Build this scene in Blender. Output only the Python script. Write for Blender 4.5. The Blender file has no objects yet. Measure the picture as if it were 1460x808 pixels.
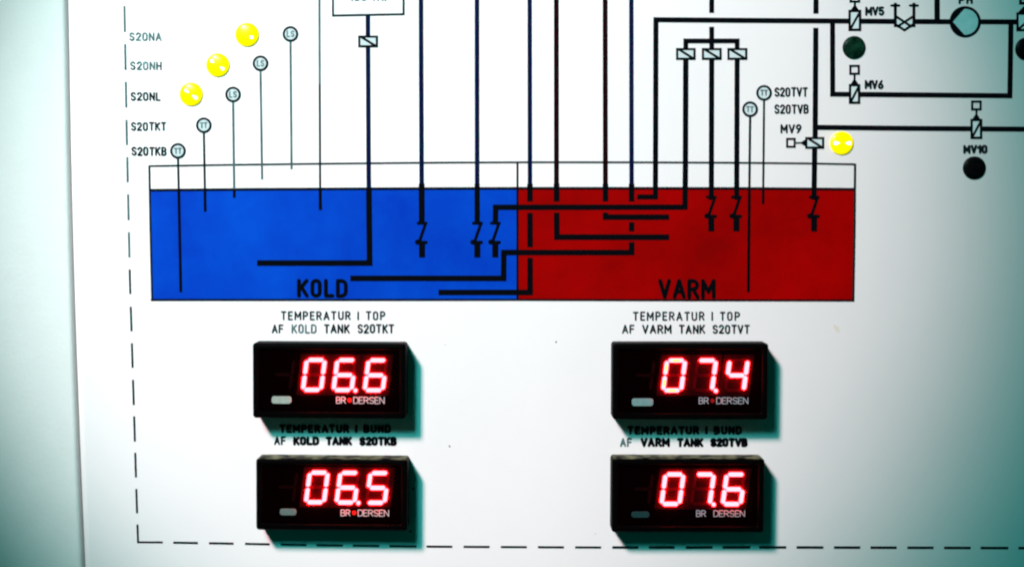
import bpy, bmesh, math, random
from mathutils import Vector, Matrix

random.seed(7)
SC = bpy.context.scene
COL = SC.collection

# ------------------------------------------------------------------ camera, light, exposure
W, H, F = 1460.0, 808.0, 1900.0          # frame of the photograph and focal length in its pixels
DIST, PITCH = 0.836, math.radians(3.0)   # metres to the panel, camera looks 3 degrees down
cam_data = bpy.data.cameras.new('camera')
cam_data.sensor_width = 36.0
cam_data.lens = 36.0 * F / W
cam_data.clip_start, cam_data.clip_end = 0.01, 50
CAM = bpy.data.objects.new('camera', cam_data)
COL.objects.link(CAM)
CAM.location = (0, -DIST * math.cos(PITCH), DIST * math.sin(PITCH))
CAM.rotation_euler = (math.radians(90) - PITCH, 0, 0)
SC.camera = CAM
CLOC = Vector(CAM.location)
CROT = Matrix.Rotation(math.radians(90) - PITCH, 3, 'X')
cam_data.dof.use_dof = True
cam_data.dof.focus_distance = DIST
cam_data.dof.aperture_fstop = 8.0


def P(px, py, depth=0.0):
    """point of the plane that stands `depth` metres in front of the panel face, seen at a pixel"""
    d = CROT @ Vector(((px - W / 2) / F, -(py - H / 2) / F, -1.0))
    t = (-depth - CLOC.y) / d.y
    return CLOC + d * t


world = bpy.data.worlds.new('World')
SC.world = world
world.use_nodes = True
world.node_tree.nodes['Background'].inputs[0].default_value = (0.0, 0.9, 0.68, 1)
world.node_tree.nodes['Background'].inputs[1].default_value = 0.028


def aim(o, target):
    o.rotation_euler = (Vector(target) - o.location).to_track_quat('-Z', 'Y').to_euler()


def spot(name, target, offset, reach, power, color, soft, blend, squeeze=True):
    """a spot lamp whose round pool of light reaches `reach` pixels round the target on the panel"""
    l = bpy.data.lights.new(name, 'SPOT')
    l.energy, l.color, l.spot_blend, l.shadow_soft_size = power, color, blend, soft
    o = bpy.data.objects.new(name, l)
    COL.objects.link(o)
    off = Vector(offset)
    z = off.normalized()
    x = Vector((z.x, 0, z.z)).normalized()
    x = (x - z * x.dot(z)).normalized()
    y = z.cross(x)
    o.rotation_euler = Matrix((x, y, z)).transposed().to_euler()
    o.location = target + off
    o.scale = (abs(z.y) if squeeze else 1, 1, 1)
    l.spot_size = 2 * math.atan(reach * DIST / F / off.length)
    return o


def cluster(name, target, offset, ring, n, reach, power, color, soft, blend):
    """n+1 small spots aimed at the same place, spread apart to soften the shadows"""
    off = Vector(offset)
    z = off.normalized()
    u = Vector((0, 0, 1)).cross(z).normalized()
    v = z.cross(u)
    for k in range(n + 1):  # ring of extra spots added round the centre one for softer shadow edges
        d = Vector((0, 0, 0)) if k == n else u * ring * math.cos(2 * math.pi * k / n) + v * ring * math.sin(2 * math.pi * k / n)
        spot(name, target, off + d, reach, power / (n + 1), color, soft, blend)


cluster('key_lamp', P(646, 258), (-1.22, -1.72, 1.80), 0.14, 6, 858, 640, (1.0, 0.63, 0.67), 0.04, 0.58)
cluster('fill_lamp', P(740, 225), (-0.52, -1.00, 0.72), 0.13, 5, 1060, 52, (0.08, 1.0, 0.94), 0.04, 0.54)

SC.view_settings.view_transform = 'Standard'
SC.view_settings.look = 'None'
SC.view_settings.exposure = 0
SC.view_settings.gamma = 1
SC.view_settings.use_curve_mapping = False
SC.render.engine = 'CYCLES'
SC.cycles.use_denoising = True
SC.cycles.pixel_filter_type = 'BLACKMAN_HARRIS'
SC.cycles.filter_width = 2.2

# ------------------------------------------------------------------ materials


def mat(name, color, rough=0.6, spec=0.3, bump=None, mottle=None, emit=None, coat=0.0, dust=False):
    m = bpy.data.materials.new(name)
    m.use_nodes = True
    nt = m.node_tree
    b = nt.nodes['Principled BSDF']
    b.inputs['Base Color'].default_value = (*color, 1)
    b.inputs['Roughness'].default_value = rough
    b.inputs['Specular IOR Level'].default_value = spec
    b.inputs['Coat Weight'].default_value = coat
    tc = nt.nodes.new('ShaderNodeTexCoord')
    if mottle:                                   # (scale, amount, second colour)
        n = nt.nodes.new('ShaderNodeTexNoise')
        n.inputs['Scale'].default_value = mottle[0]
        n.inputs['Detail'].default_value = 6
        n.inputs['Roughness'].default_value = 0.65
        r = nt.nodes.new('ShaderNodeMapRange')
        r.inputs[1].default_value, r.inputs[2].default_value = 0.35, 0.7
        r.inputs[3].default_value, r.inputs[4].default_value = 0.0, mottle[1]
        mx = nt.nodes.new('ShaderNodeMix')
        mx.data_type = 'RGBA'
        mx.inputs[6].default_value = (*color, 1)
        mx.inputs[7].default_value = (*mottle[2], 1)
        nt.links.new(tc.outputs['Object'], n.inputs['Vector'])
        nt.links.new(n.outputs[0], r.inputs[0])
        nt.links.new(r.outputs[0], mx.inputs[0])
        nt.links.new(mx.outputs[2], b.inputs['Base Color'])
        if dust:                                 # pale dust that settled on faces turned upwards
            g = nt.nodes.new('ShaderNodeNewGeometry')
            sx = nt.nodes.new('ShaderNodeSeparateXYZ')
            nt.links.new(g.outputs['Normal'], sx.inputs[0])
            r2 = nt.nodes.new('ShaderNodeMapRange')
            r2.inputs[1].default_value, r2.inputs[2].default_value = 0.75, 0.98
            nt.links.new(sx.outputs[2], r2.inputs[0])
            n2 = nt.nodes.new('ShaderNodeTexNoise')
            n2.inputs['Scale'].default_value = 130
            n2.inputs['Detail'].default_value = 5
            nt.links.new(tc.outputs['Object'], n2.inputs['Vector'])
            r3 = nt.nodes.new('ShaderNodeMapRange')
            r3.inputs[1].default_value, r3.inputs[2].default_value = 0.40, 0.72
            nt.links.new(n2.outputs[0], r3.inputs[0])
            mu = nt.nodes.new('ShaderNodeMath')
            mu.operation = 'MULTIPLY'
            so = nt.nodes.new('ShaderNodeSeparateXYZ')
            nt.links.new(tc.outputs['Object'], so.inputs[0])
            r4 = nt.nodes.new('ShaderNodeMapRange')
            r4.inputs[1].default_value, r4.inputs[2].default_value = 0.019, 0.022
            nt.links.new(so.outputs[2], r4.inputs[0])
            m4 = nt.nodes.new('ShaderNodeMath')
            m4.operation = 'MULTIPLY'
            nt.links.new(r2.outputs[0], m4.inputs[0])
            nt.links.new(r4.outputs[0], m4.inputs[1])
            nt.links.new(m4.outputs[0], mu.inputs[0])
            nt.links.new(r3.outputs[0], mu.inputs[1])
            m2 = nt.nodes.new('ShaderNodeMix')
            m2.data_type = 'RGBA'
            m2.inputs[7].default_value = (0.20, 0.21, 0.12, 1)
            nt.links.new(mu.outputs[0], m2.inputs[0])
            nt.links.new(mx.outputs[2], m2.inputs[6])
            nt.links.new(m2.outputs[2], b.inputs['Base Color'])
    if bump:                                     # (scale, strength)
        n = nt.nodes.new('ShaderNodeTexNoise')
        n.inputs['Scale'].default_value = bump[0]
        n.inputs['Detail'].default_value = 3
        bp = nt.nodes.new('ShaderNodeBump')
        bp.inputs['Strength'].default_value = bump[1]
        bp.inputs['Distance'].default_value = 0.001
        nt.links.new(tc.outputs['Object'], n.inputs['Vector'])
        nt.links.new(n.outputs[0], bp.inputs['Height'])
        nt.links.new(bp.outputs[0], b.inputs['Normal'])
    if emit:
        b.inputs['Emission Color'].default_value = (*emit[0], 1)
        b.inputs['Emission Strength'].default_value = emit[1]
    return m


M = {}
M['panel'] = mat('white_panel_lacquer', (0.80, 0.81, 0.81), 0.55, 0.08, bump=(900, 0.05), mottle=(9, 0.5, (0.74, 0.76, 0.76)))
M['frame'] = mat('cabinet_lacquer', (0.69, 0.77, 0.75), 0.55, 0.10, bump=(420, 0.15), mottle=(60, 0.5, (0.65, 0.72, 0.70)))
M['black'] = mat('black_ink', (0.001, 0.0018, 0.003), 0.6, 0.02)
M['text'] = mat('dark_text_ink', (0.003, 0.010, 0.012), 0.6, 0.02)
M['worn_bloomed'] = mat('worn_bloomed_ink', (0.012, 0.028, 0.030), 0.6, 0.02, mottle=(190, 0.9, (0.16, 0.30, 0.30)))  # bloom over thin letters put into the ink colour, with patchy wear
M['bloomed'] = mat('bloomed_line_ink', (0.030, 0.075, 0.080), 0.6, 0.02, mottle=(70, 0.8, (0.09, 0.17, 0.17)))  # thin lines lightened by bloom, painted into the ink colour
M['navy'] = mat('navy_ink', (0.001, 0.003, 0.034), 0.6, 0.02, mottle=(22, 0.9, (0.003, 0.012, 0.035)))
M['maroon'] = mat('maroon_ink', (0.009, 0.0, 0.001), 0.6, 0.02, mottle=(40, 0.8, (0.006, 0.003, 0.004)))
M['blue'] = mat('blue_foil', (0.0, 0.034, 0.40), 0.6, 0.03, bump=(700, 0.04), mottle=(16, 0.8, (0.0, 0.070, 0.53)))
M['red'] = mat('red_foil', (0.30, 0.0, 0.0), 0.6, 0.02, bump=(700, 0.04), mottle=(13, 0.9, (0.165, 0.0, 0.0)))
M['symbol'] = mat('symbol_fill', (0.48, 0.60, 0.61), 0.5, 0.2)
M['pumpfill'] = mat('pump_fill', (0.22, 0.46, 0.48), 0.5, 0.1, mottle=(200, 0.8, (0.14, 0.40, 0.36)))
M['boxfill'] = mat('pale_blue_fill', (0.70, 0.74, 0.76), 0.5, 0.2)
M['gap'] = mat('gap_dark', (0.10, 0.13, 0.12), 0.7, 0.1)
M['housing'] = mat('black_plastic', (0.0006, 0.0006, 0.0007), 0.5, 0.02, mottle=(90, 0.5, (0.0016, 0.001, 0.0012)))
M['housing_dusty'] = mat('dusty_black_plastic', (0.0006, 0.0006, 0.0007), 0.5, 0.02, mottle=(90, 0.5, (0.0016, 0.001, 0.0012)), dust=True)
M['window'] = mat('smoked_window', (0.0012, 0.0, 0.0001), 0.12, 0.04)
M['plate'] = mat('red_diffuser', (0.008, 0.0, 0.0004), 0.8, 0.02)
M['unlit'] = mat('unlit_segment', (0.028, 0.0, 0.0012), 0.7, 0.02)
M['ghost'] = mat('ghost_segment', (0.004, 0.0, 0.0002), 0.7, 0.02)
M['lit'] = mat('lit_segment', (0.5, 0.1, 0.15), 0.6, 0.05, emit=((1.0, 0.0036, 0.0044), 215.0))
M['lit_amber'] = mat('lit_segment_warm', (0.5, 0.3, 0.1), 0.6, 0.05, emit=((1.0, 0.72, 0.05), 1.6))
M['tag_white'] = mat('pale_tag', (0.24, 0.32, 0.27), 0.5, 0.2, mottle=(300, 0.7, (0.35, 0.42, 0.40)))
M['tag_grey'] = mat('grey_tag', (0.09, 0.14, 0.125), 0.5, 0.2, mottle=(300, 0.7, (0.10, 0.14, 0.14)))
M['tag_cyan'] = mat('blue_grey_tag', (0.14, 0.26, 0.26), 0.5, 0.2, mottle=(300, 0.7, (0.09, 0.19, 0.19)))
M['tag_dark'] = mat('dark_teal_tag', (0.006, 0.035, 0.036), 0.5, 0.2, mottle=(300, 0.7, (0.006, 0.03, 0.03)))
M['logo'] = mat('white_logo_print', (0.42, 0.48, 0.50), 0.5, 0.2)
M['logo_dim'] = mat('greyed_logo_print', (0.26, 0.36, 0.40), 0.5, 0.2)
M['logo_red'] = mat('red_logo_dot', (0.55, 0.01, 0.005), 0.5, 0.2)
M['logo_dull'] = mat('dull_red_logo_dot', (0.12, 0.004, 0.004), 0.5, 0.2)
M['lens_on'] = mat('glowing_yellow_lens', (0.9, 0.72, 0.0), 0.25, 0.25, emit=((1.0, 0.86, 0.0), 0.62))
M['lens_rim'] = mat('yellow_lens_rim', (0.80, 0.62, 0.0), 0.35, 0.3, emit=((1.0, 0.78, 0.0), 0.25))
M['glint'] = mat('painted_glint', (1, 1, 0.9), 0.4, 0.2, emit=((1.0, 0.98, 0.86), 1.6))  # lens highlights put in as glowing white shapes
M['lens_off'] = mat('dark_green_lens', (0.0004, 0.002, 0.001), 0.3, 0.04, mottle=(260, 1.0, (0.005, 0.045, 0.024)))
M['lens_black'] = mat('black_lens', (0.0008, 0.001, 0.001), 0.35, 0.03, mottle=(420, 0.8, (0.004, 0.004, 0.005)))
M['bezel_off'] = mat('black_lamp_bezel', (0.003, 0.004, 0.004), 0.5, 0.08)
M['dirt'] = mat('dirt', (0.10, 0.11, 0.09), 0.9, 0.0)
M['stain'] = mat('stain', (0.58, 0.58, 0.50), 0.9, 0.0)

# ------------------------------------------------------------------ mesh helpers


def mesh_obj(name, verts, faces, m, parent=None, smooth=False, mats=None, fm=None):
    me = bpy.data.meshes.new(name)
    me.from_pydata([tuple(v) for v in verts], [], faces)
    me.materials.append(m)
    for x in mats or []:
        me.materials.append(x)
    if fm:
        for p, i in zip(me.polygons, fm):
            p.material_index = i
    if smooth:
        for p in me.polygons:
            p.use_smooth = True
    me.update()
    o = bpy.data.objects.new(name, me)
    COL.objects.link(o)
    if parent:
        o.parent = parent
    return o


def empty(name, loc, label, cat, group=None):
    o = bpy.data.objects.new(name, None)
    COL.objects.link(o)
    o.location = loc
    o.empty_display_size = 0.02
    o['label'] = label
    o['category'] = cat
    if group:
        o['group'] = group
    return o


class Ink:
    """collects flat printed shapes in the artwork's own coordinates, lays them on the panel face"""
    def __init__(self, layer):
        self.v, self.f, self.d, self.k = [], [], layer * 3e-5, 0

    def poly(self, pts):
        # orientation towards the viewer (-Y): anticlockwise as seen on the picture
        a = sum(pts[i][0] * pts[(i + 1) % len(pts)][1] - pts[(i + 1) % len(pts)][0] * pts[i][1] for i in range(len(pts)))
        if a > 0:
            pts = pts[::-1]
        n = len(self.v)
        dd = self.d + self.k * 1e-6
        self.k = (self.k + 1) % 24
        self.v += [P(x, y, dd) for x, y in pts]
        self.f.append(tuple(range(n, n + len(pts))))

    def cap(self, a, b, w, seg=5):
        """capsule: a stroke with round ends"""
        dx, dy = b[0] - a[0], b[1] - a[1]
        an = math.atan2(dy, dx) if (dx or dy) else 0
        r = w / 2
        pts = []
        for i in range(seg + 1):
            t = an + math.pi / 2 + math.pi * i / seg
            pts.append((a[0] + r * math.cos(t), a[1] + r * math.sin(t)))
        for i in range(seg + 1):
            t = an - math.pi / 2 + math.pi * i / seg
            pts.append((b[0] + r * math.cos(t), b[1] + r * math.sin(t)))
        self.poly(pts)

    def strokes(self, pts, w, closed=False):
        q = list(pts) + ([pts[0]] if closed else [])
        for a, b in zip(q, q[1:]):
            self.cap(a, b, w)

    def line(self, pts, w, closed=False, w2=None):
        """mitred ribbon (one strip, square ends)"""
        n = len(pts)
        L, R = [], []
        for i, p in enumerate(pts):
            ww = w if w2 is None else w + (w2 - w) * i / (n - 1)
            def dirn(a, b):
                d = (b[0] - a[0], b[1] - a[1])
                l = math.hypot(*d) or 1
                return d[0] / l, d[1] / l
            if closed or 0 < i < n - 1:
                d0 = dirn(pts[(i - 1) % n], p)
                d1 = dirn(p, pts[(i + 1) % n])
            elif i == 0:
                d0 = d1 = dirn(p, pts[1])
            else:
                d0 = d1 = dirn(pts[-2], p)
            n0, n1 = (-d0[1], d0[0]), (-d1[1], d1[0])
            m = (n0[0] + n1[0], n0[1] + n1[1])
            l = math.hypot(*m)
            m = (m[0] / l, m[1] / l)
            s = ww / 2 / max(0.35, m[0] * n0[0] + m[1] * n0[1])
            L.append((p[0] + m[0] * s, p[1] + m[1] * s))
            R.append((p[0] - m[0] * s, p[1] - m[1] * s))
        base = len(self.v)
        dd = self.d
        for a, b in zip(L, R):
            self.v += [P(a[0], a[1], dd), P(b[0], b[1], dd)]
        for i in range(n if closed else n - 1):
            j = (i + 1) % n
            self.f.append((base + 2 * i, base + 2 * j, base + 2 * j + 1, base + 2 * i + 1))

    def rect(self, x0, y0, x1, y1):
        self.poly([(x0, y0), (x1, y0), (x1, y1), (x0, y1)])

    def ring(self, cx, cy, r, w, n=40):
        self.line([(cx + r * math.cos(2 * math.pi * i / n), cy + r * math.sin(2 * math.pi * i / n)) for i in range(n)], w, True)

    def disc(self, cx, cy, r, n=32):
        self.poly([(cx + r * math.cos(2 * math.pi * i / n), cy + r * math.sin(2 * math.pi * i / n)) for i in range(n)])

    def build(self, name, m, parent, label=None):
        o = mesh_obj(name, self.v, self.f, m, parent)
        if label:
            o['label'] = label
        return o


def arc(cx, cy, rx, ry, a0, a1, n=6):
    return [(cx + rx * math.cos(math.radians(a0 + (a1 - a0) * i / n)), cy + ry * math.sin(math.radians(a0 + (a1 - a0) * i / n))) for i in range(n + 1)]


# single-stroke narrow drawing-office lettering, x 0..w, y 0..1 (up); each glyph: width, list of polylines
w_ = 0.5
OV = arc(.23, .80, .23, .20, 0, 180, 6) + arc(.23, .20, .23, .20, 180, 360, 6) + [(.46, .80)]
GL = {
 'A': (.56, [[(0, 0), (.28, 1), (.56, 0)], [(.10, .32), (.46, .32)]]),
 'B': (.5, [[(0, 0), (0, 1), (.26, 1)] + arc(.26, .76, .2, .24, 90, -90, 5) + [(0, .52)], [(.26, .52)] + arc(.26, .26, .24, .26, 90, -90, 5) + [(0, 0)]]),
 'D': (.5, [[(0, 0), (0, 1), (.22, 1)] + arc(.22, .72, .28, .28, 90, 0, 4) + arc(.22, .28, .28, .28, 0, -90, 4) + [(0, 0)]]),
 'E': (.42, [[(.42, 1), (0, 1), (0, 0), (.42, 0)], [(0, .52), (.36, .52)]]),
 'F': (.42, [[(.42, 1), (0, 1), (0, 0)], [(0, .52), (.36, .52)]]),
 'H': (.5, [[(0, 0), (0, 1)], [(.5, 0), (.5, 1)], [(0, .5), (.5, .5)]]),
 'I': (.02, [[(0, 0), (0, 1)]]),
 'K': (.5, [[(0, 0), (0, 1)], [(.48, 1), (0, .38)], [(.16, .58), (.5, 0)]]),
 'L': (.42, [[(0, 1), (0, 0), (.42, 0)]]),
 'M': (.64, [[(0, 0), (0, 1), (.32, .32), (.64, 1), (.64, 0)]]),
 'N': (.5, [[(0, 0), (0, 1), (.5, 0), (.5, 1)]]),
 'O': (.5, [OV]),
 '0': (.5, [OV]),
 'P': (.48, [[(0, 0), (0, 1), (.22, 1)] + arc(.22, .73, .26, .27, 90, -90, 6) + [(0, .46)]]),
 'R': (.5, [[(0, 0), (0, 1), (.22, 1)] + arc(.22, .74, .26, .26, 90, -90, 6) + [(0, .48)], [(.24, .48), (.5, 0)]]),
 'S': (.48, [arc(.24, .76, .24, .24, 20, 180, 5) + [(.04, .60), (.44, .40)] + arc(.24, .24, .24, .24, 0, -160, 5)]),
 'T': (.5, [[(0, 1), (.5, 1)], [(.25, 1), (.25, 0)]]),
 'U': (.5, [[(0, 1), (0, .25)] + arc(.25, .25, .25, .25, 180, 360, 6) + [(.5, 1)]]),
 'V': (.54, [[(0, 1), (.27, 0), (.54, 1)]]),
 'W': (.7, [[(0, 1), (.18, 0), (.35, .8), (.52, 0), (.7, 1)]]),
 '1': (.26, [[(0, .74), (.24, 1), (.24, 0)]]),
 '2': (.48, [arc(.24, .74, .24, .26, 170, -20, 6) + [(0, 0), (.48, 0)]]),
 '5': (.48, [[(.44, 1), (.04, 1), (.02, .54), (.2, .6)] + arc(.24, .30, .24, .30, 80, -150, 7)]),
 '6': (.48, [[(.36, 1), (.06, .5)] + arc(.24, .27, .24, .27, 150, -210, 10)]),
 '9': (.48, [[(.12, 0), (.42, .5)] + arc(.24, .73, .24, .27, -30, 330, 10)]),
}


def text(ink, s, x0, y0, x1, y1, w, slope=0.0, gap=.2, space=.5):
    w = w * 1.04 + .25
    gap = gap + .12
    space = space + .12
    """fits the string into the box x0..x1 (top y0, bottom y1)"""
    tot, adv = 0, []
    for i, c in enumerate(s):
        if c == ' ':
            tot += space
            continue
        adv.append((c, tot))
        tot += GL[c][0] + (gap if i < len(s) - 1 else 0)
    x0, x1, y0, y1 = x0 + w / 2, x1 - w / 2, y0 + w / 2, y1 - w / 2
    sx = (x1 - x0) / tot
    for c, a in adv:
        jx, jy = random.uniform(-.15, .15), random.uniform(-.2, .2)
        for st in GL[c][1]:
            pts = [(x0 + (a + px) * sx + jx, y1 - py * (y1 - y0) + jy + slope * (a + px) * sx) for px, py in st]
            ink.strokes(pts, w)


# ------------------------------------------------------------------ the cabinet and the panel
SEAM = [(-500, 78), (-200, 86), (0, 93), (200, 96), (400, 101), (600, 108), (808, 117), (1100, 130)]


def interp(tab, y):
    for (a, xa), (b, xb) in zip(tab, tab[1:]):
        if y <= b:
            return xa + (xb - xa) * (y - a) / (b - a)
    return tab[-1][1]


def smooth_seam(y):
    return sum(interp(SEAM, y + d) for d in (-90, -45, 0, 45, 90)) / 5


def loft(name, profile, ys, m, parent=None):
    """profile(y) -> list of points (px, depth in mm); rows run down the picture"""
    v, f = [], []
    for y in ys:
        row = profile(y)
        n = len(row)
        for px, d in row:
            base = P(px, y, 0)
            v.append((base.x, -d * 1e-3, base.z))
    for i in range(len(ys) - 1):
        for j in range(n - 1):
            f.append((i * n + j, (i + 1) * n + j, (i + 1) * n + j + 1, i * n + j + 1))
    # close top and bottom so the sheet has real thickness
    f.append(tuple(range(n)))
    f.append(tuple((len(ys) - 1) * n + j for j in range(n))[::-1])
    o = mesh_obj(name, v, f, m, parent, smooth=True)
    return o


YS = [-420 + 40 * i for i in range(37)]
R = 12.0


def panel_profile(y):
    s = smooth_seam(y)
    pts = [(s + 1.5, -14.0), (s + 1.5, -5.5)]
    for i in range(1, 11):
        a = math.pi / 2 * i / 10
        pts.append((s + 1.5 + R * (1 - math.cos(a)), -5.3 + 5.3 * math.sin(a)))
    pts += [(s + 30, 0.0), (s + 200, 0.0), (760, 0.0), (1700, 0.0), (1703, -2.0), (1703, -14.0)]
    return pts


def frame_profile(y):
    s = smooth_seam(y)
    pts = [(-620, -14.0), (-620, -3.2), (s - 60, -3.2), (s - 9, -3.2)]
    for i in range(1, 7):
        a = math.pi / 2 * i / 6
        pts.append((s - 9 + 6 * math.sin(a), -5.6 + 2.4 * math.cos(a)))
    pts += [(s - 3, -14.0)]
    return pts


pane = empty('control_panel', (0, 0, 0), 'white lacquered control panel printed with a blue and red tank diagram', 'control panel')
loft('panel_sheet', panel_profile, YS, M['panel'], pane)
fr = loft('cabinet_frame', frame_profile, YS, M['frame'])
fr['label'] = 'off-white textured cabinet frame left of the panel seam'
fr['category'] = 'cabinet'
a, b = P(-620, -420), P(1703, 1020)
bv = [(x, y, z) for x in (a.x, b.x) for y in (0.016, 0.0145) for z in (b.z, a.z)]
back = mesh_obj('cabinet_back', bv, [(0, 1, 3, 2), (4, 6, 7, 5), (0, 4, 5, 1), (2, 3, 7, 6), (1, 5, 7, 3), (0, 2, 6, 4)], M['gap'], fr)

# ------------------------------------------------------------------ printed diagram
# colour fields of the two tanks (corners follow the print)
i = Ink(1); i.poly([(215, 271), (480, 269.6), (737.8, 269), (737.8, 427), (480, 427.2), (217.3, 427.3)])
i.build('tank_field', M['blue'], pane, 'blue field of the cold tank')
i = Ink(1); i.poly([(738.2, 269), (980, 269), (1218.6, 269.8), (1216.5, 428), (980, 427.6), (738.2, 427)])
i.build('tank_field', M['red'], pane, 'red field of the warm tank')
# outline
i = Ink(2)
i.line([(212.8, 237), (360, 234.8), (500, 233.2), (640, 232), (760, 231.5), (900, 231.6), (1040, 232.2), (1150, 233.2), (1219.4, 234.5)], 3.0)
i.line([(219 + 1000.2, 233.4), (1218.4, 330), (1216.6, 429.4)], 3.4)
i.build('tank_outline', M['text'], pane)
i = Ink(2.2)
i.line([(212.9, 236), (214.6, 330), (217, 428.6)], 3.1)
i.build('tank_outline', M['text'], pane)
i = Ink(2.4)
i.line([(215, 427.6), (480, 427.6), (737, 427.4), (980, 428), (1218.2, 428.4)], 3.2)
i.line([(214.5, 271.3), (360, 270), (520, 269.2), (738, 268.6), (900, 268.6), (1080, 268.9), (1219.4, 270)], 4.0)
i.build('tank_outline', M['black'], pane)
i = Ink(2.6); i.line([(737.8, 231.6), (737.9, 427)], 3.0); i.build('tank_divider', M['black'], pane)


def pipe(segs, m='black', w=7.0, layer=3.0, name='pipe_line'):
    i = Ink(layer)
    for s in segs:
        i.line(s, w)
    return i.build(name, M[m], pane)


# down to the two tanks
pipe([[(524.5, 22), (524.6, 52)], [(524.7, 67), (525.6, 240), (525.9, 270)]], 'navy', 6.6)
pipe([[(525.9, 268), (527, 375), (366.5, 375)]], 'black', 8.2, 3.1)
pipe([[(600.2, -4), (600.6, 120), (601.2, 268)]], 'navy', 6.6); pipe([[(601.2, 262), (601.4, 318)]], 'black', 8.4, 3.1)
pipe([[(680.0, -4), (680.1, 120), (680.3, 268)]], 'navy', 6.6); pipe([[(680.3, 262), (680.4, 318)]], 'black', 7.6, 3.1)
pipe([[(755.2, -4), (755.4, 120), (755.6, 268)]], 'navy', 6.4)
pipe([[(755.6, 262), (755.7, 287.5)], [(755.7, 303.5), (755.8, 352.5)], [(755.8, 367.5), (755.9, 416.8), (625.2, 416.8)]], 'black', 8.0, 3.1)
pipe([[(793.2, -4), (793.4, 268)]], 'maroon', 7.0)
pipe([[(793.5, 262), (793.6, 287.5)], [(793.7, 303), (794, 338), (954, 338.2)]], 'black', 8.2, 3.1)
pipe([[(862.8, -4), (863.2, 268)]], 'maroon', 7.0)
pipe([[(863.2, 262), (863.3, 287.5)], [(863.2, 303), (863.3, 309.5), (954, 309.6)]], 'black', 8.0, 3.15)
pipe([[(900.1, -4), (900.5, 268)]], 'navy', 6.4)
pipe([[(900.5, 262), (900.5, 287.5)], [(900.6, 316.8), (900.6, 330)], [(900.6, 345), (900.6, 360), (718.3, 360), (718.1, 396.8), (499.5, 396.8)]], 'black', 8.0, 3.2)
pipe([[(977.8, 84), (977.2, 240), (976.6, 295.4), (706.6, 295.6), (706.4, 318)]], 'black', 7.8, 3.3)
pipe([[(1215, 30.5), (1100, 29.8), (935.2, 28.6), (934.8, 180), (934.4, 280.8), (908.5, 280.8)]], 'black', 7.4, 3.25)
pipe([[(1014.7, -4), (1014.7, 19)]]); pipe([[(1014.7, 38.5), (1014.7, 70)]], layer=3.1)
pipe([[(977.8, 72), (977.8, 58.8), (1051, 58.8), (1051, 72)]], layer=3.3)
pipe([[(1014.7, 84), (1014.2, 285)]], w=7.4); pipe([[(1051, 84), (1050.3, 285)]], w=7.4)
pipe([[(1163.4, -4), (1163.4, 20)]], w=7.6); pipe([[(1163.2, 40), (1162.2, 198)]], w=7.6, layer=3.05)
pipe([[(1161.6, 210), (1160.6, 285)]], w=7.6)
pipe([[(1164, 181.8), (1270, 183), (1386, 183.8)]], w=7.4, layer=3.3); pipe([[(1398, 184), (1500, 184.6)]], w=7.4)
pipe([[(1187, 30), (1187.2, 134.6), (1212, 134.8)]], w=7.2); pipe([[(1224, 134.9), (1330, 135.8), (1439.8, 136.8), (1440.6, 90), (1441.4, 32)]], w=7.4, layer=3.3)
pipe([[(1225, 30.7), (1277, 31)]], w=7.4); pipe([[(1302, 31.1), (1358, 31.5)]], w=7.4); pipe([[(1396, 31.5), (1500, 31.8)]], w=7.4)
pipe([[(1336, -4), (1336.2, 30)]], w=8, layer=3.1)


# spray outlets inside the tanks
def outlet(x, y, hx=0, n='spray_outlet', h=1.0):
    i = Ink(4)
    i.cap((x - 5.4, y + 1.6), (x + 6, y + 1.6), 4.4)
    i.cap((x + 5.2, y + 2), (x - 3, y + 26 * h), 4.4)
    i.cap((x - 6.4, y + 28.5 * h), (x - 3.6, y + 28.5 * h), 7.4)
    i.cap((x - 6, y + 29 * h), (x + 6, y + 29 * h), 4.8)
    i.rect(x - 4.2, y + 29 * h, x + 4.5, y + 50.5 * h)
    i.build(n, M['black'], pane)


outlet(601.6, 316.6); outlet(680.4, 316.6); outlet(706, 316.6)
outlet(1014, 279.5); outlet(1049.8, 279.5); outlet(1160.6, 279.5)


# sensor probes
def probe(cx, cy, tx, ty, letters, m='bloomed', w=3.6, rw=3.4, field_y=270.5):
    s = Ink(5); s.disc(cx, cy, 9.6)
    o = s.build('sensor_symbol', M['symbol'], pane)
    r = Ink(5.2); r.ring(cx, cy, 9.6, rw); r.build('sensor_ring', M['text'], o)
    t = Ink(5.2)
    if letters == 'LS':
        text(t, 'LS', cx - 5.4, cy - 4.8, cx + 5.6, cy + 4.8, 1.5, gap=.25)
    else:
        text(t, 'TT', cx - 5.6, cy - 4.4, cx + 5.6, cy + 4.4, 1.7, gap=.12)
    t.build('sensor_letters', M['worn_bloomed'], o)
    k = (field_y - cy) / (ty - cy)
    mx = cx + (tx - cx) * k
    q = Ink(4.4)
    if ty > field_y:
        q.line([(cx, cy + 9.5), (mx, field_y)], w)
        q.build('probe_line', M[m], pane)
        q = Ink(4.5); q.line([(mx, field_y - 1), (tx, ty)], w + .8); q.build('probe_line', M['black'], pane)
    else:
        q.line([(cx, cy + 9.5), (tx, ty)], w)
        q.build('probe_line', M[m], pane)


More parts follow.
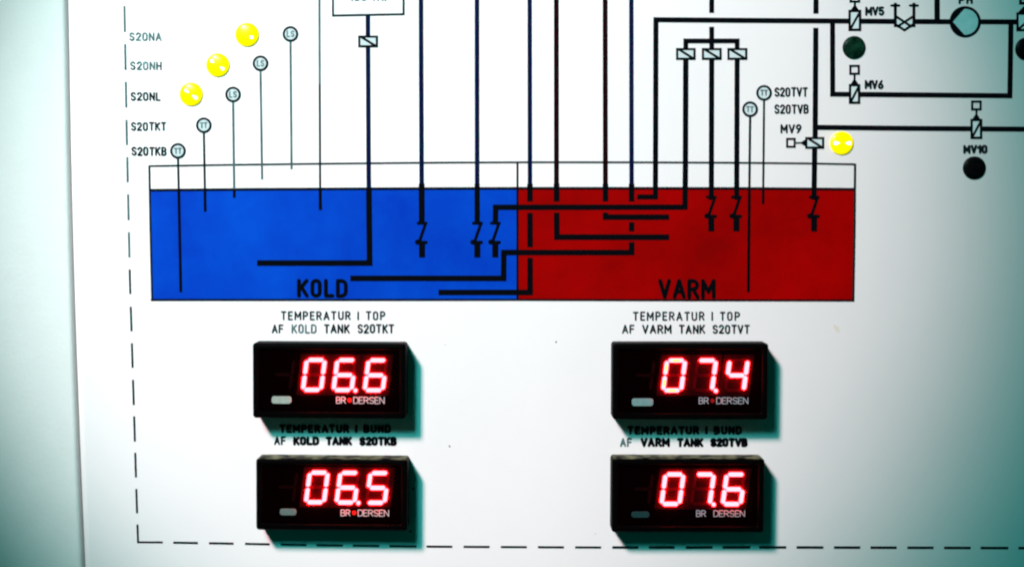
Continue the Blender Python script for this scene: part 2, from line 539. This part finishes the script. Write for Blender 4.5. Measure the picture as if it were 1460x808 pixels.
probe(414.1, 48.8, 415.7, 241.5, 'LS', 'bloomed', 3.0)
probe(371.4, 90.6, 373.7, 256, 'LS', 'bloomed', 3.0)
probe(332.3, 135, 334, 282, 'LS', 'bloomed', 3.2)
probe(290.6, 178.8, 292.6, 301.8, 'TT', 'text', 3.2)
probe(253.7, 215.3, 257.8, 416.5, 'TT', 'text', 3.2)
probe(1089.4, 132.7, 1088, 291, 'TT', 'text', 3.0)
probe(1069.5, 156, 1067, 416.5, 'TT', 'text', 3.4)
i = Ink(4.4); i.line([(455.3, -4), (455.8, 120)], 3.0); i.build('probe_line', M['bloomed'], pane)
i = Ink(4.4); i.line([(455.8, 120), (456.4, 271)], 3.0); i.build('probe_line', M['text'], pane)
i = Ink(4.5); i.line([(456.4, 270), (456.8, 299.5)], 4.6); i.build('probe_line', M['black'], pane)


# valves
def valve(x0, y0, x1, y1, tall=False, w=3.3):
    s = Ink(6); s.rect(x0 + 1, y0 + 1, x1 - 1, y1 - 1)
    o = s.build('valve_symbol', M['symbol'], pane)
    r = Ink(6.3); h = w / 2
    r.line([(x0 + h, y0 + h), (x1 - h, y0 + h), (x1 - h, y1 - h), (x0 + h, y1 - h)], w, True)
    r.build('valve_outline', M['black'], o)
    d = Ink(6.6)
    if tall:
        d.cap((x1 - h - 1, y0 + h + 3), (x0 + h + 1, y1 - h - 1), w * .95)
    else:
        d.cap((x0 + h + 2, y0 + h), (x1 - h - 1, y1 - h), w * 1.05)
    d.build('valve_slash', M['black'], o)
    return o


valve(510.6, 51, 539, 68)
valve(963.8, 68.8, 991.8, 85.8); valve(1000.6, 68.8, 1029, 85.8); valve(1037, 68.8, 1065.6, 85.8)
v = valve(1148, 195.5, 1175.2, 212.3)
i = Ink(6.1); i.line([(1122.2, 198.2), (1133, 198.2), (1133, 209.4), (1122.2, 209.4)], 3.0, True); i.line([(1134, 203.9), (1142, 203.9)], 2.4)
i.poly([(1140.5, 203.9), (1149, 198.5), (1149, 209.3)]); i.build('valve_actuator', M['black'], v)
for (x0, y0, x1, y1, qy) in ((1209.6, 14.4, 1228, 44.6, -10), (1210.2, 120, 1226.6, 148.4, 92.8), (1383.6, 169.6, 1400.6, 198.4, 143.5)):
    v = valve(x0, y0, x1, y1, True, 3.6)
    cx = (x0 + x1) / 2
    i = Ink(6.1)
    i.line([(cx - 6, qy + 1.5), (cx + 6, qy + 1.5), (cx + 6, qy + 12.6), (cx - 6, qy + 12.6)], 3.2, True)
    i.line([(cx, qy + 13), (cx, y0 - 4)], 3.0)
    i.poly([(cx - 6, y0 + .8), (cx - 1.6, y0 - 6), (cx + 1.6, y0 - 6), (cx + 6, y0 + .8)])
    i.build('valve_actuator', M['black'], v)

# strainer between the two stop cocks
i = Ink(6)
for x in (1276.5, 1303):
    i.line([(x, 4.5), (x, 39)], 4.4)
    i.cap((x - 5.5, 8.3), (x + 5.5, 8.3), 3.4)
i.cap((1277, 23.5), (1299, 38), 3.6); i.cap((1302.5, 23.5), (1280, 38), 3.6)
i.cap((1277, 35), (1289.5, 43.4), 3.4); i.cap((1302, 35), (1289.5, 43.4), 3.4)
i.build('strainer_symbol', M['black'], pane)
i = Ink(5.8); i.poly([(1280, 28), (1289.5, 33), (1299, 28), (1302, 33), (1289.5, 43), (1277, 33)])
i.build('strainer_fill', M['symbol'], pane)

# pump
s = Ink(6); s.disc(1376.2, 31.5, 20.5, 40); o = s.build('pump_symbol', M['pumpfill'], pane)
r = Ink(6.3); r.ring(1376.2, 31.5, 20.4, 4.0, 48); r.build('pump_ring', M['black'], o)
r = Ink(6.5)
r.poly([(1358.6, 31.5)] + arc(1376.2, 31.5, 19, 19, 180, 268, 8)); r.poly([(1358.6, 31.5)] + arc(1376.2, 31.5, 19, 19, 180, 92, 8))
r.build('pump_arrow', M['black'], o)
# next valve and pump cut by the picture's right edge
v = valve(1449, 18, 1478, 45, True, 3.6)
i = Ink(6.1); i.line([(1455, -8), (1472, -8), (1472, 5), (1455, 5)], 4, True); i.line([(1463.5, 5), (1463.5, 14)], 3)
i.poly([(1451, 18.5), (1460, 9), (1467, 9), (1476, 18.5)]); i.build('valve_actuator', M['black'], v)

# device box at the top
s = Ink(5); s.rect(474, -60, 576, 21.5); o = s.build('device_box', M['boxfill'], pane)
r = Ink(5.3); r.line([(474.6, -60), (474.8, 22.6), (575.4, 20.6), (575.2, -60)], 3.0); r.build('device_outline', M['text'], o)
t = Ink(5.3); text(t, '100 KW', 498, -10.5, 553, 2.2, 2.2); t.build('device_text', M['worn_bloomed'], o)


# lettering
def words(s, x0, y0, x1, y1, w=2.0, m='text', slope=0.0, name='caption', **k):
    i = Ink(7)
    text(i, s, x0, y0, x1, y1, w, slope, **k)
    return i.build(name, M[m], pane)


words('S20NA', 184.2, 46.4, 230.3, 58.6, 1.9, 'worn_bloomed')
words('S20NH', 185.3, 87.9, 230.6, 100.2, 1.9, 'worn_bloomed')
words('S20NL', 186, 131.4, 229, 144, 2.1, 'text')
words('S20TKT', 186.6, 174, 237.2, 186.6, 2.1, 'text')
words('S20TKB', 187.4, 209.3, 237.6, 222.3, 2.3, 'text')
words('S20TVT', 1104, 124.6, 1151.8, 138.2, 2.3)
words('S20TVB', 1104, 149, 1153.2, 162.6, 2.3)
words('MV9', 1112.6, 177.2, 1143, 190.4, 2.4)
words('MV5', 1233.6, 9.8, 1261, 23, 2.9, gap=.16)
words('MV6', 1232.8, 114.4, 1260, 127.6, 2.9, gap=.16)
words('MV10', 1373.4, 206.6, 1408.4, 219.4, 3.3, gap=.2)
words('PH', 1366.5, -7, 1387, 6.2, 2.9, gap=.3)
words('KOLD', 423.6, 397.4, 495.8, 424.4, 5.0, 'black', gap=.22)
words('VARM', 938.4, 397.4, 1020.2, 426, 5.1, 'black', gap=.2)
words('TEMPERATUR I TOP', 400.4, 443.4, 549.4, 456.2, 1.9, 'text', gap=.26)
t = words('AF', 387.5, 462.4, 404.2, 475, 1.9)
t = words('KOLD', 415.6, 461.8, 451.4, 475, 1.9, 'worn_bloomed'); t['label'] = 'partly rubbed off word KOLD'
words('TANK', 461.6, 461.8, 498.8, 475, 2.1); words('S20TKT', 509.6, 461.8, 562, 475, 2.1)
words('TEMPERATUR I BUND', 398, 604.6, 557.4, 617, 3.2, 'text', gap=.26)
words('AF', 390.7, 621.6, 407.4, 634.2, 2.1); words('KOLD', 418, 621.6, 455, 634.4, 3.5, 'black')
words('TANK', 464.2, 621.8, 502, 634.6, 3.5, 'black'); words('S20TKB', 512, 622, 566, 635, 3.6, 'black')
words('TEMPERATUR I TOP', 902.2, 444, 1055, 457, 1.9, 'text', gap=.26)
words('AF', 887, 462.6, 904.6, 475.4, 1.9, 'text'); words('VARM', 915.6, 462.6, 957.6, 475.6, 2.1)
words('TANK', 967.8, 462.6, 1005.6, 475.6, 2.1); words('S20TVT', 1016, 462.6, 1069, 475.6, 2.1)
words('TEMPERATUR I BUND', 894.4, 607, 1058, 619.4, 3.2, 'text', gap=.26)
words('AF', 884, 624, 901, 636.8, 2.2, 'worn_bloomed'); words('VARM', 913, 623.6, 955, 636.8, 3.5, 'black')
words('TANK', 965, 623.8, 1003, 636.8, 3.5, 'black'); words('S20TVB', 1012.4, 623.8, 1066.4, 636.8, 3.7, 'black')

# dashed system boundary
DX = [(0, 177), (10, 177.4), (200, 180.8), (400, 185.2), (600, 191.4), (772, 196.6)]
for n_, (y0, y1) in enumerate(((-45, -8), (9, 46), (63, 100), (117, 153.5), (171, 207), (224, 260), (277, 314), (331, 367), (384, 419), (437, 472), (489, 524), (541, 577), (593, 629), (645, 680), (696.5, 731))):
    i = Ink(4)
    i.line([(interp(DX, y0), y0), (interp(DX, (y0 + y1) / 2), (y0 + y1) / 2), (interp(DX, y1), y1)], 2.9)
    i.build('boundary_dash', M['bloomed' if n_ < 8 else 'text'], pane)
i = Ink(4); i.line([(interp(DX, 747), 747), (196.8, 772.3), (232, 772.5)], 2.9); i.build('boundary_dash', M['text'], pane)
DY = [(232, 772.6), (350, 774.6), (450, 776.6), (620, 778.6), (850, 779.8), (1100, 779.6), (1460, 780.6), (1700, 783)]
for x0, x1 in ((247, 282), (298, 333), (349.4, 384.5), (400, 437), (451, 489), (503, 541), (555, 593.6), (608, 645), (661, 698), (714, 751), (767, 804), (820, 857), (873, 910), (925, 962), (977.6, 1016), (1030, 1070), (1082.5, 1121), (1135.7, 1174), (1189, 1226.6), (1241, 1278.6), (1293.6, 1331), (1346, 1384), (1398, 1437.7), (1452, 1490)):
    i = Ink(4); i.line([(x0, interp(DY, x0)), (x1, interp(DY, x1))], 3.2 if x0 < 860 else 3.8)
    i.build('boundary_dash', M['text'], pane)

# dirt on the lacquer
for x, y, r in ((641, 636, 1.6), (589, 696, 2.6), (585, 757, 2.0), (793, 487, 1.6), (635, 491, 1.5), (849, 760, 1.2), (1315, 80, 1.4)):
    i = Ink(1)
    i.poly([(x + r * random.uniform(.5, 1.2) * math.cos(t), y + r * random.uniform(.5, 1.2) * math.sin(t)) for t in [k * math.pi / 4 for k in range(8)]])
    i.build('dirt_speck', M['dirt' if r > 1.55 else 'stain'], pane)
i = Ink(1); i.poly([(1188, 462), (1196, 466), (1197, 474), (1192, 473), (1189, 467)]); i.build('stain', M['stain'], pane)

# ------------------------------------------------------------------ temperature displays
DEPTH = 0.0145
PX = (DIST - DEPTH) / F       # metres per picture pixel on a display's face


def rrect(x0, z0, x1, z1, r, n=5):
    pts = []
    for cx, cz, a in ((x1 - r, z1 - r, 0), (x0 + r, z1 - r, 90), (x0 + r, z0 + r, 180), (x1 - r, z0 + r, 270)):
        pts += [(cx + r * math.cos(math.radians(a + 90 * k / n)), cz + r * math.sin(math.radians(a + 90 * k / n))) for k in range(n + 1)]
    return pts


def rings_mesh(name, rings, m, parent, cap_last=True, smooth=False):
    """rings: list of (outline, y); joined one after the other"""
    v, f = [], []
    n = len(rings[0][0])
    for out, y in rings:
        v += [(x, y, z) for x, z in out]
    for k in range(len(rings) - 1):
        for j in range(n):
            a, b = k * n + j, k * n + (j + 1) % n
            f.append((a, b, b + n, a + n))
    if cap_last:
        f.append(tuple((len(rings) - 1) * n + j for j in range(n)))
    return mesh_obj(name, v, f, m, parent, smooth)


def prism(name, pts, y0, y1, m, parent, bevel=0.0):
    """pts (x,z) anticlockwise seen from the front; y1 < y0 is the front"""
    rings = [(pts, y0), (pts, y1)]
    if bevel:
        cx = sum(p[0] for p in pts) / len(pts); cz = sum(p[1] for p in pts) / len(pts)
        ins = []
        for x, z in pts:
            d = math.hypot(x - cx, z - cz) or 1
            ins.append((x - (x - cx) / d * bevel, z - (z - cz) / d * bevel))
        rings = [(pts, y0), (pts, y1 + bevel), (ins, y1)]
    return rings_mesh(name, rings, m, parent)


SEGS = {'0': 'abcdef', '6': 'acdefg', '5': 'acdfg', '7': 'abc', '4': 'bcfg', ' ': ''}
CW, CH, SK, TH = 25.8, 43, 0.13, 5.7     # digit cell in picture pixels: stroke-centre width and height, slant, stroke width


def seg_poly(k, th=TH):
    w, h, g, t = CW, CH, 0.55, th / 2
    def bar_h(z):
        return [(g + 1, z), (g + 1 + t * .8, z - t), (w - g - 1 - t * .8, z - t), (w - g - 1, z), (w - g - 1 - t * .8, z + t), (g + 1 + t * .8, z + t)]
    def bar_v(x, z0, z1):
        return [(x, z0 + g), (x + t, z0 + g + t * .8), (x + t, z1 - g - t * .8), (x, z1 - g), (x - t, z1 - g - t * .8), (x - t, z0 + g + t * .8)]
    p = {'a': lambda: bar_h(h), 'g': lambda: bar_h(h / 2), 'd': lambda: bar_h(0),
         'f': lambda: bar_v(0, h / 2, h), 'b': lambda: bar_v(w, h / 2, h), 'e': lambda: bar_v(0, 0, h / 2), 'c': lambda: bar_v(w, 0, h / 2)}[k]()
    return [(x + SK * z, z) for x, z in p]


def meter(x0, y0, x1, y1, txt, digx, digy, tag, tagm, logo, logom, dotm, label, dusty=False, roll=0.0, amber=False):
    """x0..y1: the front face in the picture"""
    c = P((x0 + x1) / 2, (y0 + y1) / 2, DEPTH)
    t = empty('panel_meter', (c.x, 0, c.z), label, 'temperature display', 'black temperature displays on the panel')
    t.rotation_euler = (0, math.radians(roll), 0)
    cx, cy = (x0 + x1) / 2, (y0 + y1) / 2
    X = lambda px: (px - cx) * PX
    Z = lambda py: -(py - cy) * PX
    hw, hh = (x1 - x0) / 2 * PX, (y1 - y0) / 2 * PX
    H_ = M['housing_dusty'] if dusty else M['housing']
    o_ = lambda d, r: rrect(-hw + d, -hh + d, hw - d, hh - d, r)
    rings_mesh('housing', [(o_(0.0, .002), 0.0), (o_(0.0, .002), -DEPTH + .0016), (o_(.0003, .0019), -DEPTH + .0008),
                           (o_(.0009, .0017), -DEPTH + .0002), (o_(.0018, .0014), -DEPTH), (o_(.0034, .0010), -DEPTH),
                           (o_(.0042, .0008), -DEPTH + .0016)], H_, t, smooth=False)
    wy = -DEPTH + .0014
    pr = prism('window', rrect(-hw + .0046, -hh + .0046, hw - .0046, hh - .0046, .0008), wy + .0001, wy - .0002, M['window'], t)
    wy -= .0002
    # four digit places
    for n_, ch in enumerate(' ' + txt.replace('.', '')):
        dx = digx[n_]
        gx, gz = X(dx), Z(digy)
        d = prism('digit', [(gx + (a * PX), gz + (b * PX)) for a, b in
                  [(-9 - SK * 5, -8), (CW + 9 - SK * 5, -8), (CW + 9 + SK * (CH + 5), CH + 8), (-9 + SK * (CH + 5), CH + 8)]],
                  wy + .0001, wy - .00015, M['plate' if ch != ' ' else 'window'], t)
        for k in 'abcdefg':
            lit = k in SEGS[ch]
            if ch == ' ' and k not in 'bcg':
                continue
            pts = [(gx + a * PX, gz + b * PX) for a, b in seg_poly(k, TH if lit else TH * .8)]
            mm = 'lit' if lit else 'unlit'
            if ch == ' ':
                mm = 'ghost'
            s = prism('segment', pts, wy - .0001, wy - (.0013 if lit else .00028), M[mm], d)
            if lit and amber and n_ == 1 and k in 'adef':
                sp = [(gx + a * PX, gz + b * PX) for a, b in seg_poly(k, TH)]
                mxx = sum(p[0] for p in sp) / 6; mzz = sum(p[1] for p in sp) / 6
                q = prism('warm_core', [(mxx + (p[0] - mxx) * .5, mzz + (p[1] - mzz) * .5) for p in sp], wy - .0012, wy - .00145, M['lit_amber'], d)
        if n_ == 2:
            r = 2.9
            px_, pz_ = CW + 5.6, -0.6
            pts = [(gx + (px_ + r * math.cos(a)) * PX, gz + (pz_ + r * math.sin(a)) * PX) for a in [2 * math.pi * q / 12 for q in range(12)]]
            prism('decimal_point', pts, wy - .0001, wy - .0013, M['lit'], t)
    tx0, ty0, tx1, ty1 = tag
    prism('tag_plate', rrect(X(tx0), Z(ty1), X(tx1), Z(ty0), .0016), wy + .0001, wy - .0004, M[tagm], t, .0002)
    # maker's lettering printed on the window
    lx0, ly0, lx1, ly1 = logo
    v, f = [], []
    hgt = ly1 - ly0

    def put(s, a0, a1):
        nonlocal v, f
        tot, adv = 0, []
        for q, chh in enumerate(s):
            adv.append((chh, tot)); tot += GL[chh][0] + (.13 if q < len(s) - 1 else 0)
        sx = (a1 - a0) / tot
        k = 0
        for chh, aa in adv:
            for st in GL[chh][1]:
                q = [(X(a0 + (aa + p[0]) * sx), Z(ly1 - p[1] * hgt)) for p in st]
                for (ax, az), (bx, bz) in zip(q, q[1:]):
                    l = math.hypot(bx - ax, bz - az) or 1
                    w2 = .50 * PX
                    nx, nz = -(bz - az) / l * w2, (bx - ax) / l * w2
                    ex, ez = (bx - ax) / l * w2 * .6, (bz - az) / l * w2 * .6
                    b = len(v); k = (k + 1) % 20
                    yy = wy - .00008 - k * 2e-6
                    v += [(ax - ex - nx, yy, az - ez - nz), (bx + ex - nx, yy, bz + ez - nz), (bx + ex + nx, yy, bz + ez + nz), (ax - ex + nx, yy, az - ez + nz)]
                    f.append((b, b + 1, b + 2, b + 3))
    wl = lx1 - lx0
    put('BR', lx0, lx0 + wl * .19)
    put('DERSEN', lx0 + wl * .36, lx1)
    mesh_obj('logo_lettering', v, f, M[logom], t)
    if dotm:
        r = .0014
        cxx, czz = X(lx0 + wl * .275), Z((ly0 + ly1) / 2)
        prism('logo_dot', [(cxx + r * math.cos(a), czz + r * math.sin(a)) for a in [2 * math.pi * q / 16 for q in range(16)]], wy + .0001, wy - .0001, M[dotm], t)
    return t


meter(359.6, 489, 579.2, 597, '06.6', (387, 431.6, 475.4, 520), 555.8, (386.5, 565.6, 415, 576.2), 'tag_white', (479.4, 566.2, 547.8, 575.2), 'logo', 'logo_red',
      'upper display left, reading 06.6, under the caption for the cold tank top', roll=.35)
meter(363.8, 653.2, 582, 757.2, '06.5', (391, 435.8, 479.8, 523), 716, (398, 726, 422, 735.6), 'tag_grey', (486, 727, 554.6, 735.8), 'logo', 'logo_red',
      'lower display left, reading 06.5, with a dusty top edge', True, roll=.45)
meter(873, 489, 1096, 598.6, '07.4', (901, 945.4, 989.6, 1035), 556.4, (901, 568.2, 931.6, 579.2), 'tag_cyan', (997.4, 567.2, 1067.4, 575.8), 'logo_dim', 'logo_dull',
      'upper display right, reading 07.4, under the caption for the warm tank top', amber=True)
meter(871.4, 652.6, 1091, 760, '07.6', (898.6, 943, 986.6, 1031), 718.4, (900, 729.8, 926, 738.6), 'tag_dark', (993.8, 728.2, 1063, 736.8), 'logo_dim', None,
      'lower display right, reading 07.6, with a dark tag and a dusty top edge', True, roll=.1)


# ------------------------------------------------------------------ indicator lamps
def lathe(name, prof, m, parent, n=32, smooth=True):
    v, f = [], []
    for r, y in prof:
        v += [(r * math.cos(2 * math.pi * k / n), -y, r * math.sin(2 * math.pi * k / n)) for k in range(n)]
    for i in range(len(prof) - 1):
        for k in range(n):
            a, b = i * n + k, i * n + (k + 1) % n
            f.append((a, b, b + n, a + n))
    f.append(tuple((len(prof) - 1) * n + k for k in range(n)))
    return mesh_obj(name, v, f, m, parent, smooth)


def lamp(px, py, rpx, label, on=True, glints=(), lens='lens_on', rim='lens_rim', group=None):
    S = DIST / F
    c = P(px, py, 0.002)
    t = empty('indicator_lamp', (c.x, 0, c.z), label, 'indicator lamp', group)
    R_ = rpx * S
    lathe('lamp_bezel', [(R_, 0), (R_, .0003), (R_ * .97, .0006), (R_ * .93, .0007)], M[rim], t)
    dome = lambda r: .0006 + .0022 * math.sqrt(max(0, 1 - (r / (R_ * .96)) ** 2 * .93)) - .0022 * math.sqrt(.07)
    lathe('lens', [(R_ * .95 * q, dome(R_ * .95 * q)) for q in (1, .95, .88, .78, .65, .5, .33, .15, .02)], M[lens], t)
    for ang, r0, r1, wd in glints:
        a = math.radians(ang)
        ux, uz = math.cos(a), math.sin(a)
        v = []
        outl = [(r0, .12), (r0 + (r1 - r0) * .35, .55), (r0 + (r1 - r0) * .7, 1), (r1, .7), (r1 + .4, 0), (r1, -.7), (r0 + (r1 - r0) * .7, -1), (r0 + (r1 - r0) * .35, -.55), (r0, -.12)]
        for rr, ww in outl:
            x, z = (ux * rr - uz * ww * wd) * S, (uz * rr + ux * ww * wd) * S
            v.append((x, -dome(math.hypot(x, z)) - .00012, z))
        mesh_obj('modelled_glint', v, [tuple(range(len(v)))[::-1]], M['glint'], t)  # highlight on the dome, modelled as a bright teardrop
    return t


g = 'yellow indicator lamps in the diagonal row'
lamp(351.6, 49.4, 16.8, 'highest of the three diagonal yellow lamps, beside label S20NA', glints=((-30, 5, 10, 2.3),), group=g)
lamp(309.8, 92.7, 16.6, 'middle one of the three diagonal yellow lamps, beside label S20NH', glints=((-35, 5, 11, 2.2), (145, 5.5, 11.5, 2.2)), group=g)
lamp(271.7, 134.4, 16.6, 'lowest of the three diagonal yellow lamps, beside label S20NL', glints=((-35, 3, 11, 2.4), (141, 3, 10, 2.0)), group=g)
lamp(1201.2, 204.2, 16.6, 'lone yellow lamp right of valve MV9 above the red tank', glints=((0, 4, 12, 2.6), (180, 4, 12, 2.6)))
lamp(1218.8, 67.6, 16.3, 'unlit dark green lamp between valves MV5 and MV6', lens='lens_off', rim='bezel_off')
lamp(1390.6, 239.4, 16.4, 'unlit black lamp below the MV10 lettering', lens='lens_black', rim='bezel_off')
lamp(1465.5, 69.6, 16.4, 'unlit black lamp cut off by the right picture edge', lens='lens_black', rim='bezel_off')
